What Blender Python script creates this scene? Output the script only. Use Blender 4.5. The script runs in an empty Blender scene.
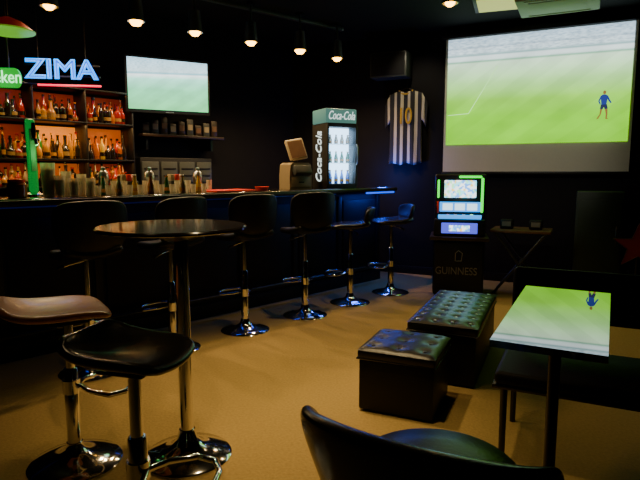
import bpy, bmesh, math, random
from mathutils import Vector, Matrix, Euler
random.seed(11)
C = bpy.context.scene.collection
PI = math.pi
R = math.radians
# ------------------------------------------------------------------ camera
F, ZC, PITCH = 540.0, 1.3, R(7.18)
cam = bpy.data.cameras.new('camera'); camo = bpy.data.objects.new('camera', cam); C.objects.link(camo)
cam.sensor_width = 36; cam.lens = F/640*36; cam.clip_start = .05
camo.location = (0, 0, ZC); camo.rotation_euler = (PI/2-PITCH, 0, 0)
bpy.context.scene.camera = camo
def ray(px, py):
    a, b = (px-320)/F, (240-py)/F
    return Vector((a, math.cos(PITCH)+b*math.sin(PITCH), -math.sin(PITCH)+b*math.cos(PITCH)))
O = Vector((0, 0, ZC))
def at_z(px, py, z):
    d = ray(px, py); return O+d*((z-ZC)/d.z)
# bar line: stools stand on P0 + s*U, the bar lies on the far side (normal N)
BA = R(45.6)
U = Vector((math.cos(BA), math.sin(BA), 0)); N = Vector((-math.sin(BA), math.cos(BA), 0))
P0 = Vector((-.62, 4.35, 0))
def BP(s, off, z=0): return P0+U*s+N*off+Vector((0, 0, z))
def at_off(px, py, off):
    d = ray(px, py); t = (N.dot(P0)+off-N.dot(O))/N.dot(d); return O+d*t
def bar_s(px, off):                       # distance along the bar at an image column
    p = at_off(px, 190, off); return (p-P0).dot(U)
# screen wall
SA = R(-26); V = Vector((math.cos(SA), math.sin(SA), 0)); NS = Vector((math.sin(SA), -math.cos(SA), 0))
W0 = Vector((1.084, 6.9, 0))
def at_S(px, py, dist=0):
    d = ray(px, py); t = (NS.dot(W0)+dist-NS.dot(O))/NS.dot(d); return O+d*t
# ------------------------------------------------------------------ materials
def mat(name, col, rough=.5, metal=0, emit=None, es=0, var=.15, scale=40, bump=0, coat=0, alpha=1, trans=0, spec=.5, ior=1.5):
    m = bpy.data.materials.new(name); m.use_nodes = True
    nt = m.node_tree; b = nt.nodes['Principled BSDF']
    tc = nt.nodes.new('ShaderNodeTexCoord'); nz = nt.nodes.new('ShaderNodeTexNoise')
    nz.inputs['Scale'].default_value = scale; nz.inputs['Detail'].default_value = 4
    nt.links.new(tc.outputs['Object'], nz.inputs['Vector'])
    mx = nt.nodes.new('ShaderNodeMix'); mx.data_type = 'RGBA'
    mx.inputs[6].default_value = tuple(c*(1-var) for c in col)+(1,)
    mx.inputs[7].default_value = tuple(min(1, c*(1+var)) for c in col)+(1,)
    nt.links.new(nz.outputs['Fac'], mx.inputs[0]); nt.links.new(mx.outputs[2], b.inputs['Base Color'])
    b.inputs['Roughness'].default_value = rough; b.inputs['Metallic'].default_value = metal
    b.inputs['Specular IOR Level'].default_value = spec; b.inputs['IOR'].default_value = ior
    b.inputs['Coat Weight'].default_value = coat; b.inputs['Coat Roughness'].default_value = .1
    b.inputs['Alpha'].default_value = alpha; b.inputs['Transmission Weight'].default_value = trans
    if emit: b.inputs['Emission Color'].default_value = tuple(emit)+(1,); b.inputs['Emission Strength'].default_value = es
    if bump:
        bp = nt.nodes.new('ShaderNodeBump'); bp.inputs['Strength'].default_value = bump; bp.inputs['Distance'].default_value = .01
        nt.links.new(nz.outputs['Fac'], bp.inputs['Height']); nt.links.new(bp.outputs['Normal'], b.inputs['Normal'])
    return m
def glow(name, col, s): return mat(name, tuple(c*.3 for c in col), .4, emit=col, es=s)
M = {}
M['wall'] = mat('wall_paint', (.0055, .005, .0065), .75, var=.3, scale=6, bump=.1, spec=.2)
M['ceil'] = mat('ceiling_paint', (.007, .0065, .006), .8, var=.2, scale=5, spec=.2)
M['floor'] = mat('tan_carpet', (.43, .295, .105), .9, var=.3, scale=70, bump=.4, spec=.1)
M['leather'] = mat('black_leather', (.007, .006, .006), .26, var=.25, scale=120, bump=.12, coat=.2)
M['leather_soft'] = mat('black_vinyl', (.0045, .004, .004), .45, var=.25, scale=90, bump=.15, spec=.25)
M['leather_top'] = mat('black_padded_vinyl', (.008, .007, .007), .34, var=.25, scale=90, bump=.15, spec=.4)
M['sofa'] = mat('matte_black_vinyl', (.005, .0045, .0045), .6, var=.25, scale=90, bump=.15, spec=.15)
M['leather_warm_sheen'] = mat('vinyl_warm_sheen', (.3, .095, .01), .38, var=.3, scale=60, bump=.12, coat=.15)  # black seat's warm lamp sheen, put into the base colour
M['chrome'] = mat('chrome', (.75, .74, .72), .1, 1, var=.03, scale=8)
M['steel'] = mat('brushed_steel', (.5, .5, .5), .28, 1, var=.1, scale=60)
M['black'] = mat('black_plastic', (.006, .006, .007), .45, var=.2, spec=.35)
M['dgrey'] = mat('dark_grey_metal', (.045, .05, .045), .4, var=.2)
M['blackmetal'] = mat('black_metal', (.008, .008, .008), .3, var=.2)
M['gloss'] = mat('polished_black_glass', (.01, .01, .01), .012, 0, var=.03, scale=4, ior=2.6, coat=1)
M['gloss'].node_tree.nodes['Principled BSDF'].inputs['Coat Roughness'].default_value = .012
M['tabletop'] = mat('dark_lacquer_top', (.012, .009, .007), .12, var=.3, scale=20, coat=.4)
M['barfront'] = mat('bar_front_panel', (.006, .006, .009), .55, var=.3, scale=12, spec=.25)
M['wood'] = mat('dark_brown_wood', (.03, .016, .009), .4, var=.4, scale=14)
M['wood_brown'] = mat('brown_wood', (.16, .08, .035), .45, var=.35, scale=14)  # plain brown wood, a lighter colour than the dark wood
M['blue_led'] = glow('blue_led_dim', (.01, .08, 1), .03)
M['blue_led2'] = glow('blue_led_bright', (.005, .09, 1), 1.8)
M['bulb'] = glow('warm_bulb', (1, .46, .05), 14)
M['white'] = mat('white_enamel', (.7, .7, .68), .4, var=.05)
M['cream'] = mat('cream_plastic', (.4, .33, .2), .45, var=.08)
M['tan'] = mat('tan_plastic', (.3, .23, .13), .45, var=.08)
M['greencab'] = mat('dark_green_paint', (.008, .024, .014), .5, var=.25, scale=10)
M['palepanel'] = mat('pale_green_panel', (.4, .45, .3), .6, var=.1, scale=10)
M['redstar'] = mat('red_star_paint', (.09, .005, .005), .5, emit=(1, .015, .015), es=.01)
M['text_white'] = glow('white_lettering', (.85, 1, .95), 1.2)
M['text_dim'] = mat('pale_lettering', (.2, .19, .15), .5, var=.1)
M['glass'] = mat('clear_glass', (.85, .8, .65), .05, alpha=.5, var=.03)
M['pane'] = mat('door_glass', (.5, .7, .9), .03, alpha=.05, var=.02)
M['grille'] = mat('speaker_cloth', (.006, .006, .007), .9, var=.5, scale=300, bump=.3)
M['fabric'] = mat('screen_fabric', (.6, .58, .48), .85, var=.05, scale=40)
M['gold'] = mat('gold_print', (.6, .36, .03), .45, var=.1)
M['red'] = mat('red_plastic', (.8, .03, .015), .4, var=.15)
M['darkred'] = mat('dark_enamel_shade', (.03, .008, .006), .4, var=.15)
M['redshade'] = mat('red_lamp_shade', (.15, .012, .008), .4, var=.15, emit=(1, .03, .015), es=.05)
M['teal'] = mat('pale_teal_sign', (.05, .12, .11), .4, emit=(.14, .36, .3), es=.55)
M['fridge'] = mat('fridge_enamel', (.03, .028, .026), .35, var=.1)
M['fridge_in'] = glow('lit_fridge_interior', (.45, .72, 1), 4.5)
M['neon_white'] = glow('neon_cyan_blue', (.0, .26, 1), 2.6)
M['neon_blue'] = glow('neon_blue_fill', (.0, .1, 1), 1.3)
M['neon_green'] = glow('neon_green_panel', (.0, .45, .03), .9)
M['neon_pale'] = glow('neon_pale_green', (.3, 1, .4), 2.6)
M['neon_red'] = glow('neon_pink_tube', (1, .01, .06), 2.2)
M['tapgreen'] = glow('lit_green_tap', (.0, .4, .05), .5)
M['lampglow'] = glow('lamp_diffuser', (.2, .6, .03), .7)
M['ceilpanel'] = glow('ceiling_panel', (.7, .75, .12), .8)
M['amberback'] = glow('amber_backlight', (1, .25, .006), .9)
M['amberdim'] = glow('dim_amber_backlight', (1, .18, .006), .32)
M['redback'] = glow('red_backlight', (1, .08, .008), .1)
for k, c in dict(amber=(.32, .075, .003), gold=(.4, .17, .008), red=(.25, .01, .004), green=(.012, .1, .014), clear=(.3, .22, .12), dark=(.014, .008, .005), yellow=(.55, .34, .02), blue=(.03, .12, .5), label=(.28, .16, .05)).items():
    M['b_'+k] = mat('bottle_'+k, c, .08, var=.1, scale=15, coat=.6)

def picture_mat(name, stops, s, slope, crowd=.74, bands=7.0):
    m = bpy.data.materials.new(name); m.use_nodes = True; nt = m.node_tree; nd = nt.nodes; L = nt.links
    b = nd['Principled BSDF']; b.inputs['Base Color'].default_value = (.03, .03, .03, 1); b.inputs['Roughness'].default_value = .7; b.inputs['Specular IOR Level'].default_value = .1
    tc = nd.new('ShaderNodeTexCoord'); sp = nd.new('ShaderNodeSeparateXYZ'); L.new(tc.outputs['Generated'], sp.inputs[0])
    def math_(op, a, bb=None, c=None):
        n_ = nd.new('ShaderNodeMath'); n_.operation = op
        for i_, v_ in enumerate((a, bb, c)):
            if v_ is None: continue
            if isinstance(v_, (int, float)): n_.inputs[i_].default_value = v_
            else: L.new(v_, n_.inputs[i_])
        return n_.outputs[0]
    ma = math_('MULTIPLY_ADD', sp.outputs[0], slope, sp.outputs[2])
    cr = nd.new('ShaderNodeValToRGB'); e = cr.color_ramp.elements
    e[0].position, e[0].color = stops[0][0], stops[0][1]+(1,); e[1].position, e[1].color = stops[-1][0], stops[-1][1]+(1,)
    for p, c in stops[1:-1]:
        q = e.new(p); q.color = c+(1,)
    L.new(ma, cr.inputs[0])
    # crowd in the stands
    nz = nd.new('ShaderNodeTexNoise'); nz.inputs['Scale'].default_value = 34; nz.inputs['Detail'].default_value = 3
    mp = nd.new('ShaderNodeMapping'); mp.inputs['Scale'].default_value = (1, 1, 2.2); L.new(tc.outputs['Generated'], mp.inputs[0]); L.new(mp.outputs[0], nz.inputs['Vector'])
    gt = math_('GREATER_THAN', ma, crowd); f2 = math_('MULTIPLY', gt, .6)
    c2 = nd.new('ShaderNodeValToRGB'); q = c2.color_ramp.elements; q[0].position = .38; q[0].color = (.35, .42, .5, 1); q[1].position = .6; q[1].color = (1, 1, 1, 1)
    L.new(nz.outputs['Fac'], c2.inputs[0])
    mx = nd.new('ShaderNodeMix'); mx.data_type = 'RGBA'; mx.blend_type = 'MULTIPLY'
    L.new(f2, mx.inputs[0]); L.new(cr.outputs[0], mx.inputs[6]); L.new(c2.outputs[0], mx.inputs[7])
    # mown bands on the pitch
    ph = math_('MULTIPLY_ADD', sp.outputs[2], -.9, sp.outputs[0]); sn = math_('SINE', math_('MULTIPLY', ph, bands*2*PI))
    sg = math_('MULTIPLY_ADD', math_('GREATER_THAN', sn, 0.0), .1, .9)
    pit = math_('LESS_THAN', ma, crowd-.05)
    band = math_('ADD', math_('MULTIPLY', sg, pit), math_('SUBTRACT', 1.0, pit))
    n2 = nd.new('ShaderNodeTexNoise'); n2.inputs['Scale'].default_value = 4; L.new(tc.outputs['Generated'], n2.inputs['Vector'])
    c3 = nd.new('ShaderNodeMapRange'); c3.inputs[1].default_value = .3; c3.inputs[2].default_value = .7; c3.inputs[3].default_value = s*.85; c3.inputs[4].default_value = s*1.15
    L.new(n2.outputs['Fac'], c3.inputs[0]); L.new(mx.outputs[2], b.inputs['Emission Color'])
    L.new(math_('MULTIPLY', c3.outputs[0], band), b.inputs['Emission Strength'])
    return m
M['pic'] = picture_mat('projected_match', [(0, (.22, .72, .0)), (.25, (.23, .77, .0)), (.42, (.3, .82, .05)), (.58, (.45, .92, .28)), (.72, (.65, 1, .6)), (.765, (.72, 1, .7)),
    (.78, (.2, .5, .32)), (.795, (.8, 1, .95)), (.825, (.85, 1, 1)), (.84, (.25, .45, .46)), (.86, (.75, .95, 1)), (.9, (.75, .92, 1)), (.91, (.45, .6, .7)), (.925, (.7, .9, 1)), (1, (.55, .75, .9))], 1.55, .01, .85, 4.0)
M['tvpic'] = picture_mat('television_match', [(0, (.12, .7, .25)), (.35, (.17, .78, .38)), (.58, (.35, .9, .68)), (.66, (.9, 1, 1)), (.69, (.2, .5, .58)), (.73, (.7, .95, 1)), (1, (.5, .82, 1))], 2.0, -.08, .70, 3.5)
for k, c, s in (('p_blue', (.005, .03, .4), .7), ('p_dark', (.005, .01, .12), .7), ('p_skin', (.4, .15, .05), .7), ('p_line', (.5, 1, .35), 1.6)): M[k] = glow('picture_'+k[2:], c, s)
def game_mat():
    m = bpy.data.materials.new('game_display'); m.use_nodes = True; nt = m.node_tree; b = nt.nodes['Principled BSDF']
    tc = nt.nodes.new('ShaderNodeTexCoord'); vo = nt.nodes.new('ShaderNodeTexVoronoi'); vo.inputs['Scale'].default_value = 42
    nt.links.new(tc.outputs['Object'], vo.inputs['Vector']); cr = nt.nodes.new('ShaderNodeValToRGB')
    sp = nt.nodes.new('ShaderNodeSeparateColor'); nt.links.new(vo.outputs['Color'], sp.inputs[0]); nt.links.new(sp.outputs[0], cr.inputs[0])
    e = cr.color_ramp.elements; e[0].color = (.05, .3, .9, 1); e[1].color = (1, 1, .9, 1)
    for p, c in ((.25, (.2, .8, 1)), (.45, (.9, .98, 1)), (.78, (1, .6, .08)), (.86, (.3, .9, .4))): q = e.new(p); q.color = c+(1,)
    cr.color_ramp.interpolation = 'CONSTANT'
    nt.links.new(cr.outputs[0], b.inputs['Emission Color']); b.inputs['Emission Strength'].default_value = 2.4
    return m
M['game'] = game_mat()
M['game_blue'] = glow('game_blue_panel', (.03, .35, 1), 1.7)
M['game_purple'] = glow('game_purple_panel', (.1, .12, 1), 1.2)
M['game_green'] = glow('game_green_strip', (.0, 1, .03), 2)
M['game_white'] = glow('game_reel_white', (.6, .85, 1), 2)
def stripe_mat():
    m = bpy.data.materials.new('striped_jersey'); m.use_nodes = True; nt = m.node_tree; b = nt.nodes['Principled BSDF']
    tc = nt.nodes.new('ShaderNodeTexCoord'); sp = nt.nodes.new('ShaderNodeSeparateXYZ'); nt.links.new(tc.outputs['Object'], sp.inputs[0])
    a = nt.nodes.new('ShaderNodeMath'); a.operation = 'MULTIPLY'; a.inputs[1].default_value = 2*PI/.088; nt.links.new(sp.outputs[0], a.inputs[0])
    c = nt.nodes.new('ShaderNodeMath'); c.operation = 'COSINE'; nt.links.new(a.outputs[0], c.inputs[0])
    g = nt.nodes.new('ShaderNodeMath'); g.operation = 'LESS_THAN'; g.inputs[1].default_value = -.3; nt.links.new(c.outputs[0], g.inputs[0])
    mx = nt.nodes.new('ShaderNodeMix'); mx.data_type = 'RGBA'; mx.inputs[6].default_value = (.022, .022, .026, 1); mx.inputs[7].default_value = (.62, .55, .4, 1)
    nt.links.new(g.outputs[0], mx.inputs[0]); nt.links.new(mx.outputs[2], b.inputs['Base Color']); b.inputs['Roughness'].default_value = .8
    return m
M['jersey'] = stripe_mat()
# ------------------------------------------------------------------ mesh helpers
class MB:
    def __init__(s): s.bm = bmesh.new()
    def merge(s, t):
        me = bpy.data.meshes.new('tmp'); t.to_mesh(me); t.free(); s.bm.from_mesh(me); bpy.data.meshes.remove(me)
    def box(s, c, size, rot=(0, 0, 0), bev=0, seg=2, mi=0):
        t = bmesh.new(); bmesh.ops.create_cube(t, size=1)
        bmesh.ops.scale(t, vec=size, verts=t.verts)
        if bev: bmesh.ops.bevel(t, geom=t.edges[:], offset=bev, segments=seg, affect='EDGES', profile=.5)
        bmesh.ops.transform(t, matrix=Matrix.Translation(c) @ Euler(rot).to_matrix().to_4x4(), verts=t.verts)
        for f in t.faces: f.material_index = mi
        s.merge(t); return s
    def lathe(s, prof, c=(0, 0, 0), n=28, mi=0, axis=None):
        t = bmesh.new(); rings = []
        for r, z in prof:
            rings.append([t.verts.new((r*math.cos(2*PI*k/n), r*math.sin(2*PI*k/n), z)) for k in range(n)])
        for a, b in zip(rings, rings[1:]):
            for k in range(n):
                f = t.faces.new((a[k], a[(k+1) % n], b[(k+1) % n], b[k])); f.material_index = mi
        for ring, rev in ((rings[0], True), (rings[-1], False)):
            f = t.faces.new(ring[::-1] if rev else ring); f.material_index = mi
        mtx = Matrix.Translation(c)
        if axis is not None: mtx = mtx @ Vector((0, 0, 1)).rotation_difference(Vector(axis)).to_matrix().to_4x4()
        bmesh.ops.transform(t, matrix=mtx, verts=t.verts)
        bmesh.ops.recalc_face_normals(t, faces=t.faces)
        s.merge(t); return s
    def cyl(s, p0, p1, r0, r1=None, n=20, mi=0):
        p0, p1 = Vector(p0), Vector(p1); d = p1-p0
        return s.lathe([(r0, 0), (r0 if r1 is None else r1, d.length)], p0, n, mi, d.normalized())
    def tube(s, pts, r, n=10, closed=False, mi=0):
        pts = [Vector(p) for p in pts]; t = bmesh.new(); rings = []; m = len(pts)
        prev = None
        for i, p in enumerate(pts):
            a = pts[(i-1) % m] if (closed or i > 0) else p; b = pts[(i+1) % m] if (closed or i < m-1) else p
            d = (b-a).normalized()
            if prev is None:
                up = Vector((0, 0, 1)) if abs(d.z) < .9 else Vector((1, 0, 0)); e = d.cross(up).normalized()
            else:
                e = (prev-d*prev.dot(d)).normalized()
            prev = e; g = d.cross(e)
            rings.append([t.verts.new(p+e*(r*math.cos(2*PI*k/n))+g*(r*math.sin(2*PI*k/n))) for k in range(n)])
        prs = list(zip(rings, rings[1:]))+([(rings[-1], rings[0])] if closed else [])
        for a, b in prs:
            for k in range(n): t.faces.new((a[k], a[(k+1) % n], b[(k+1) % n], b[k])).material_index = mi
        if not closed: t.faces.new(rings[0][::-1]); t.faces.new(rings[-1])
        bmesh.ops.recalc_face_normals(t, faces=t.faces); s.merge(t); return s
    def grid(s, fn, nu, nv):
        vs = [[s.bm.verts.new(fn(i/nu, j/nv)) for j in range(nv+1)] for i in range(nu+1)]
        for i in range(nu):
            for j in range(nv): s.bm.faces.new((vs[i][j], vs[i+1][j], vs[i+1][j+1], vs[i][j+1]))
        return s
    def prism(s, pts, y0, y1, mi=0):            # outline in x,z extruded along y
        t = bmesh.new(); a = [t.verts.new((x, y0, z)) for x, z in pts]; b = [t.verts.new((x, y1, z)) for x, z in pts]
        t.faces.new(a); t.faces.new(b[::-1]); n = len(pts)
        for k in range(n): t.faces.new((a[k], b[k], b[(k+1) % n], a[(k+1) % n]))
        for f in t.faces: f.material_index = mi
        bmesh.ops.recalc_face_normals(t, faces=t.faces); s.merge(t); return s
    def build(s, name, mats, parent=None, smooth=True, ang=38):
        me = bpy.data.meshes.new(name); s.bm.to_mesh(me); s.bm.free()
        for m in (mats if isinstance(mats, (list, tuple)) else [mats]): me.materials.append(M[m])
        if smooth:
            me.polygons.foreach_set('use_smooth', [True]*len(me.polygons)); me.set_sharp_from_angle(angle=R(ang))
        o = bpy.data.objects.new(name, me); C.objects.link(o); o.parent = parent
        return o
def tag(o, label, cat, group=None, kind=None):
    o['label'] = label; o['category'] = cat
    if group: o['group'] = group
    if kind: o['kind'] = kind
    return o
def thing(name, label, cat, loc=(0, 0, 0), rz=0, group=None):
    o = bpy.data.objects.new(name, None); C.objects.link(o); o.location = loc; o.rotation_euler = (0, 0, rz); o.empty_display_size = .1
    return tag(o, label, cat, group)
def struct(o): o['kind'] = 'structure'; return o
def dup(root, loc, rz, label):
    r = root.copy(); C.objects.link(r); r.location = loc; r.rotation_euler = (0, 0, rz); r['label'] = label
    for ch in list(root.children):
        c = ch.copy(); C.objects.link(c); c.parent = r
        for g in list(ch.children):
            d = g.copy(); C.objects.link(d); d.parent = c
    return r
def soft(o, thick=.05, lev=2, off=-1):
    if thick:
        m = o.modifiers.new('thickness', 'SOLIDIFY'); m.thickness = thick; m.offset = off
    m = o.modifiers.new('smooth', 'SUBSURF'); m.levels = lev; m.render_levels = lev
    return o
def text(s, size, m, parent, loc, name='lettering', ext=.003, shear=0, rot=(0, 0, 0), bevel=0, width=None, kind=None):
    cu = bpy.data.curves.new('t', 'FONT'); cu.body = s; cu.size = size; cu.extrude = ext; cu.align_x = 'CENTER'; cu.align_y = 'CENTER'; cu.shear = shear
    if kind == 'outline': cu.fill_mode = 'NONE'; cu.extrude = 0; cu.bevel_depth = bevel; cu.bevel_resolution = 2
    elif bevel: cu.bevel_depth = bevel
    to = bpy.data.objects.new('t', cu); C.objects.link(to)
    me = bpy.data.meshes.new_from_object(to.evaluated_get(bpy.context.evaluated_depsgraph_get()))
    bpy.data.objects.remove(to)
    me.transform(Matrix.Rotation(PI/2, 4, 'X'))
    if width:
        xs = [v.co.x for v in me.vertices]; k = width/(max(xs)-min(xs)); me.transform(Matrix.Diagonal((k, 1, 1, 1)))
    me.materials.clear(); me.materials.append(M[m])
    o = bpy.data.objects.new(name, me); C.objects.link(o); o.parent = parent; o.location = loc; o.rotation_euler = rot
    return o
def lamp(kind, loc, power, col, size=.05, name='lamp_light', rot=(0, 0, 0), **kw):
    l = bpy.data.lights.new(name, kind); l.energy = power; l.color = col
    if kind == 'AREA': l.size = size; l.shape = 'RECTANGLE'; l.size_y = kw.get('size_y', size)
    else: l.shadow_soft_size = size
    if kind == 'SPOT': l.spot_size = kw.get('cone', R(110)); l.spot_blend = .9
    o = bpy.data.objects.new(name, l); C.objects.link(o); o.location = loc; o.rotation_euler = rot
    return o
ORD = ['first', 'second', 'third', 'fourth', 'fifth', 'sixth', 'seventh', 'eighth', 'ninth', 'tenth', 'eleventh', 'twelfth', 'thirteenth', 'fourteenth', 'fifteenth', 'sixteenth', 'seventeenth', 'eighteenth', 'nineteenth', 'twentieth', 'twenty-first', 'twenty-second', 'twenty-third', 'twenty-fourth']
# ------------------------------------------------------------------ room shell
CZ = 2.98
Wc = BP(0, 2.1)
sI = (NS.dot(W0)-NS.dot(Wc))/NS.dot(U); corner = Wc+U*sI
c1 = corner-U*6.2; c2 = corner+V*5.2
def wallseg(a, b, name, inward):
    a, b = Vector(a), Vector(b); d = b-a; ang = math.atan2(d.y, d.x)
    mid = (a+b)/2-Vector(inward)*.06
    o = MB().box((0, 0, CZ/2), (d.length+.1, .12, CZ)).build(name, 'wall', smooth=False)
    o.location = (mid.x, mid.y, 0); o.rotation_euler = (0, 0, ang); return struct(o)
wallseg(c1, corner, 'wall_back', -N)
wallseg(corner, c2, 'wall_far', NS)
YB = -1.6
wallseg((c1.x, YB, 0), (c1.x, c1.y, 0), 'wall_left', (1, 0, 0))
wallseg((c2.x, YB, 0), (c2.x, c2.y, 0), 'wall_right', (-1, 0, 0))
wallseg((c1.x, YB, 0), (c2.x, YB, 0), 'wall_front', (0, 1, 0))
x0, x1, y0, y1 = c1.x-.2, c2.x+.2, YB-.2, corner.y+.4
struct(MB().box(((x0+x1)/2, (y0+y1)/2, -.05), (x1-x0, y1-y0, .1)).build('floor', 'floor', smooth=False))
struct(MB().box(((x0+x1)/2, (y0+y1)/2, CZ+.05), (x1-x0, y1-y0, .1)).build('ceiling', 'ceil', smooth=False))
bb = MB().box((0, 0, .05), ((c2-corner).length-.2, .02, .1), bev=.004).build('baseboard_far', 'black'); m_ = (corner+c2)/2+NS*.012
bb.location = (m_.x, m_.y, 0); bb.rotation_euler = (0, 0, SA); struct(bb)
# ------------------------------------------------------------------ bar
CT = 1.125
S0, S1 = -3.1, 2.55; SL = S1-S0; SM = (S0+S1)/2
t = thing('bar_counter', 'long dark panelled bar front with a blue light strip under the countertop', 'bar', BP(SM, .35), BA)
MB().box((0, .4, (CT-.05)/2), (SL-.1, .36, CT-.051)).build('body', 'barfront', t, smooth=False)
MB().box((0, .21, .06), (SL-.1, .03, .12), bev=.004).build('plinth', 'black', t)
MB().box((-.4, .16, CT-.06), (SL-1.0, .02, .016)).build('light_strip', 'blue_led', t)
MB().box((SL/2-.28, .03, CT-.06), (.5, .02, .018)).build('light_strip', 'blue_led2', t)
nb = 9
for k in range(nb):
    xk = -SL/2+.1+(SL-.2)*k/(nb-1)
    MB().box((xk, .212, .58), (.06, .024, .9), bev=.005).build('batten', 'black', t)
for k in range(nb-1):
    xk = -SL/2+.1+(SL-.2)*(k+.5)/(nb-1)
    MB().box((xk, .214, .58), ((SL-.2)/(nb-1)-.12, .016, .8), bev=.006).build('panel', 'barfront', t)
for k in range(7):
    xk = -SL/2+.3+(SL-.6)*k/6
    MB().tube([(xk, .21, .2), (xk, .1, .2)], .012).build('rail_bracket', 'blackmetal', t)
MB().tube([(-SL/2+.1, .1, .2), (SL/2-.1, .1, .2)], .018, 14).build('foot_rail', 'blackmetal', t)
t = thing('countertop', 'long glossy dark wood bar countertop carrying glasses and fridge', 'countertop', BP(SM, .35, CT-.05), BA)
MB().box((0, .275, .025), (SL, .55, .05), bev=.012, seg=3).build('top', 'tabletop', t)
MB().box((0, -.002, .025), (SL-.02, .02, .034), bev=.006).build('edge_trim', 'wood', t)
for s_, pw, sz in ((-.9, .15, .9), (.35, .35, .9), (1.25, .7, .5), (2.2, 4, .5)):
    lamp('AREA', BP(s_, .45, CT-.07), pw, (.02, .1, 1), sz, 'bar_blue_light', (0, 0, BA), size_y=.05)
lamp('POINT', BP(S1+.12, .6, 1.26), 12, (.02, .12, 1), .05, 'bar_end_blue_light')
# back counter and shelves
t = thing('back_counter', 'low dark cabinet counter along the wall behind the bar', 'counter', BP(-.55, 1.8), BA)
MB().box((0, 0, .44), (4.2, .5, .88)).build('body', 'black', t, smooth=False)
MB().box((0, -.01, .9), (4.26, .54, .04), bev=.008).build('top', 'wood', t)
for k in range(7):
    d = MB().box((-1.8+.6*k, -.256, .46), (.56, .02, .74), bev=.006).build('door', 'black', t)
    MB().tube([(-.2+-1.6+.6*k, -.28, .7), (-1.6+.6*k-.0, -.28, .7)], .008).build('handle', 'steel', d)
OFFS = 1.86
sa = (at_off(-30, 130, OFFS)-P0).dot(U); sb = (at_off(127, 130, OFFS)-P0).dot(U)
zrow = [at_off(60, y, OFFS-.05).z for y in (186, 159, 121)]
ztop = at_off(60, 88, OFFS).z
L = sb-sa; sm = (sa+sb)/2
t = thing('bottle_shelf', 'dark wall shelving filled with lit bottles behind the bar', 'shelf', BP(sm, OFFS), BA)
for z in zrow+[ztop]: MB().box((0, 0, z-.008), (L, .28, .016), bev=.003).build('shelf_board', 'black', t)
for k in range(4):
    MB().box((-L/2+L*k/3, .0, (.92+ztop)/2), (.014, .27, ztop-.92), bev=.003).build('upright', 'black', t)
MB().box((0, .15, (.92+ztop)/2), (L, .02, ztop-.92)).build('back_panel', 'black', t, smooth=False)
for i, z in enumerate(zrow):
    zt_ = (zrow+[ztop])[i+1]-.03
    for k in range(3):
        lamp('AREA', BP(sa+L*(k+.5)/3, OFFS-.12, zt_), [[.7, 1.2, 1.0], [1.0, 3.6, 2.0], [.5, 1.0, .5]][i][k], [(1, .5, .14), (1, .54, .15), (1, .4, .1)][i], L*.3, 'shelf_light', (0, 0, BA), size_y=.05)
        MB().box((-L/2+L*(k+.5)/3, .13, (z+zt_)/2), (L/3-.02, .012, zt_-z-.02)).build('backlight_panel', 'amberback' if (i, k) == (1, 1) else 'amberdim' if (i, k) in ((1, 2), (0, 1)) else 'redback', t)
def bottle_mesh(kind, col, h):
    b = MB()
    if kind == 0: pr = [(.028, 0), (.034, .01), (.034, .55*h), (.03, .63*h), (.014, .74*h), (.012, .93*h)]
    elif kind == 1: pr = [(.036, 0), (.042, .01), (.042, .6*h), (.038, .68*h), (.015, .76*h), (.014, .92*h)]
    elif kind == 2: pr = [(.024, 0), (.03, .01), (.031, .42*h), (.02, .66*h), (.013, .8*h), (.012, .94*h)]
    elif kind == 3: pr = [(.03, 0), (.036, .02*h), (.042, .3*h), (.036, .5*h), (.016, .62*h), (.012, .94*h)]
    else: pr = [(.04, 0), (.046, .01), (.046, .36*h), (.03, .5*h), (.018, .56*h), (.018, .93*h)]
    b.lathe(pr, n=14); b.lathe([(pr[-1][0]+.003, .91*h), (pr[-1][0]+.003, h)], n=12, mi=1)
    b.lathe([(pr[2][0]+.001, .14*h), (pr[2][0]+.001, .32*h)], n=14, mi=2)
    o = b.build('bottle', ['b_'+col, 'b_'+['dark', 'red', 'gold', 'dark', 'dark'][kind], ['b_dark', 'b_label', 'b_gold', 'b_'+col, 'b_label'][kind]])
    me = o.data; bpy.data.objects.remove(o); return me
cols = ['amber', 'gold', 'dark', 'green', 'amber', 'yellow', 'dark', 'amber', 'dark', 'gold', 'red', 'clear']
cache = {}
shn = ['bottom', 'middle', 'top']
for i, z in enumerate(zrow):
    for row in range(2):                       # front row, then back row
        for k in range(21):
            kind = random.choice([0, 0, 1, 2, 3, 4]); col = random.choice(cols if i < 2 else ['red', 'amber', 'dark', 'dark', 'gold', 'dark', 'amber'])
            key = (kind, col)
            if key not in cache: cache[key] = bottle_mesh(kind, col, .29)
            o = bpy.data.objects.new('bottle', cache[key]); C.objects.link(o)
            bay, j = divmod(k, 7)
            s_ = sa+L/3*bay+.05+(L/3-.13)*j/6+.03*row
            o.location = BP(s_+random.uniform(-.01, .01), OFFS-.085+.1*row+random.uniform(-.01, .01), z)
            q = random.uniform(.45, .85) if row == 0 else random.uniform(.7, 1.0)
            w_ = random.uniform(.6, .92)
            o.scale = (w_, w_, q*[.8, .95, .88][i]); o.rotation_euler = (0, 0, random.uniform(0, 6))
            tag(o, '%s liquor bottle, %s from left in the %s row of the %s bottle shelf' % (col, ORD[k], ['front', 'back'][row], shn[i]), 'bottle', 'bottles on the shelves behind the bar')
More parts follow.
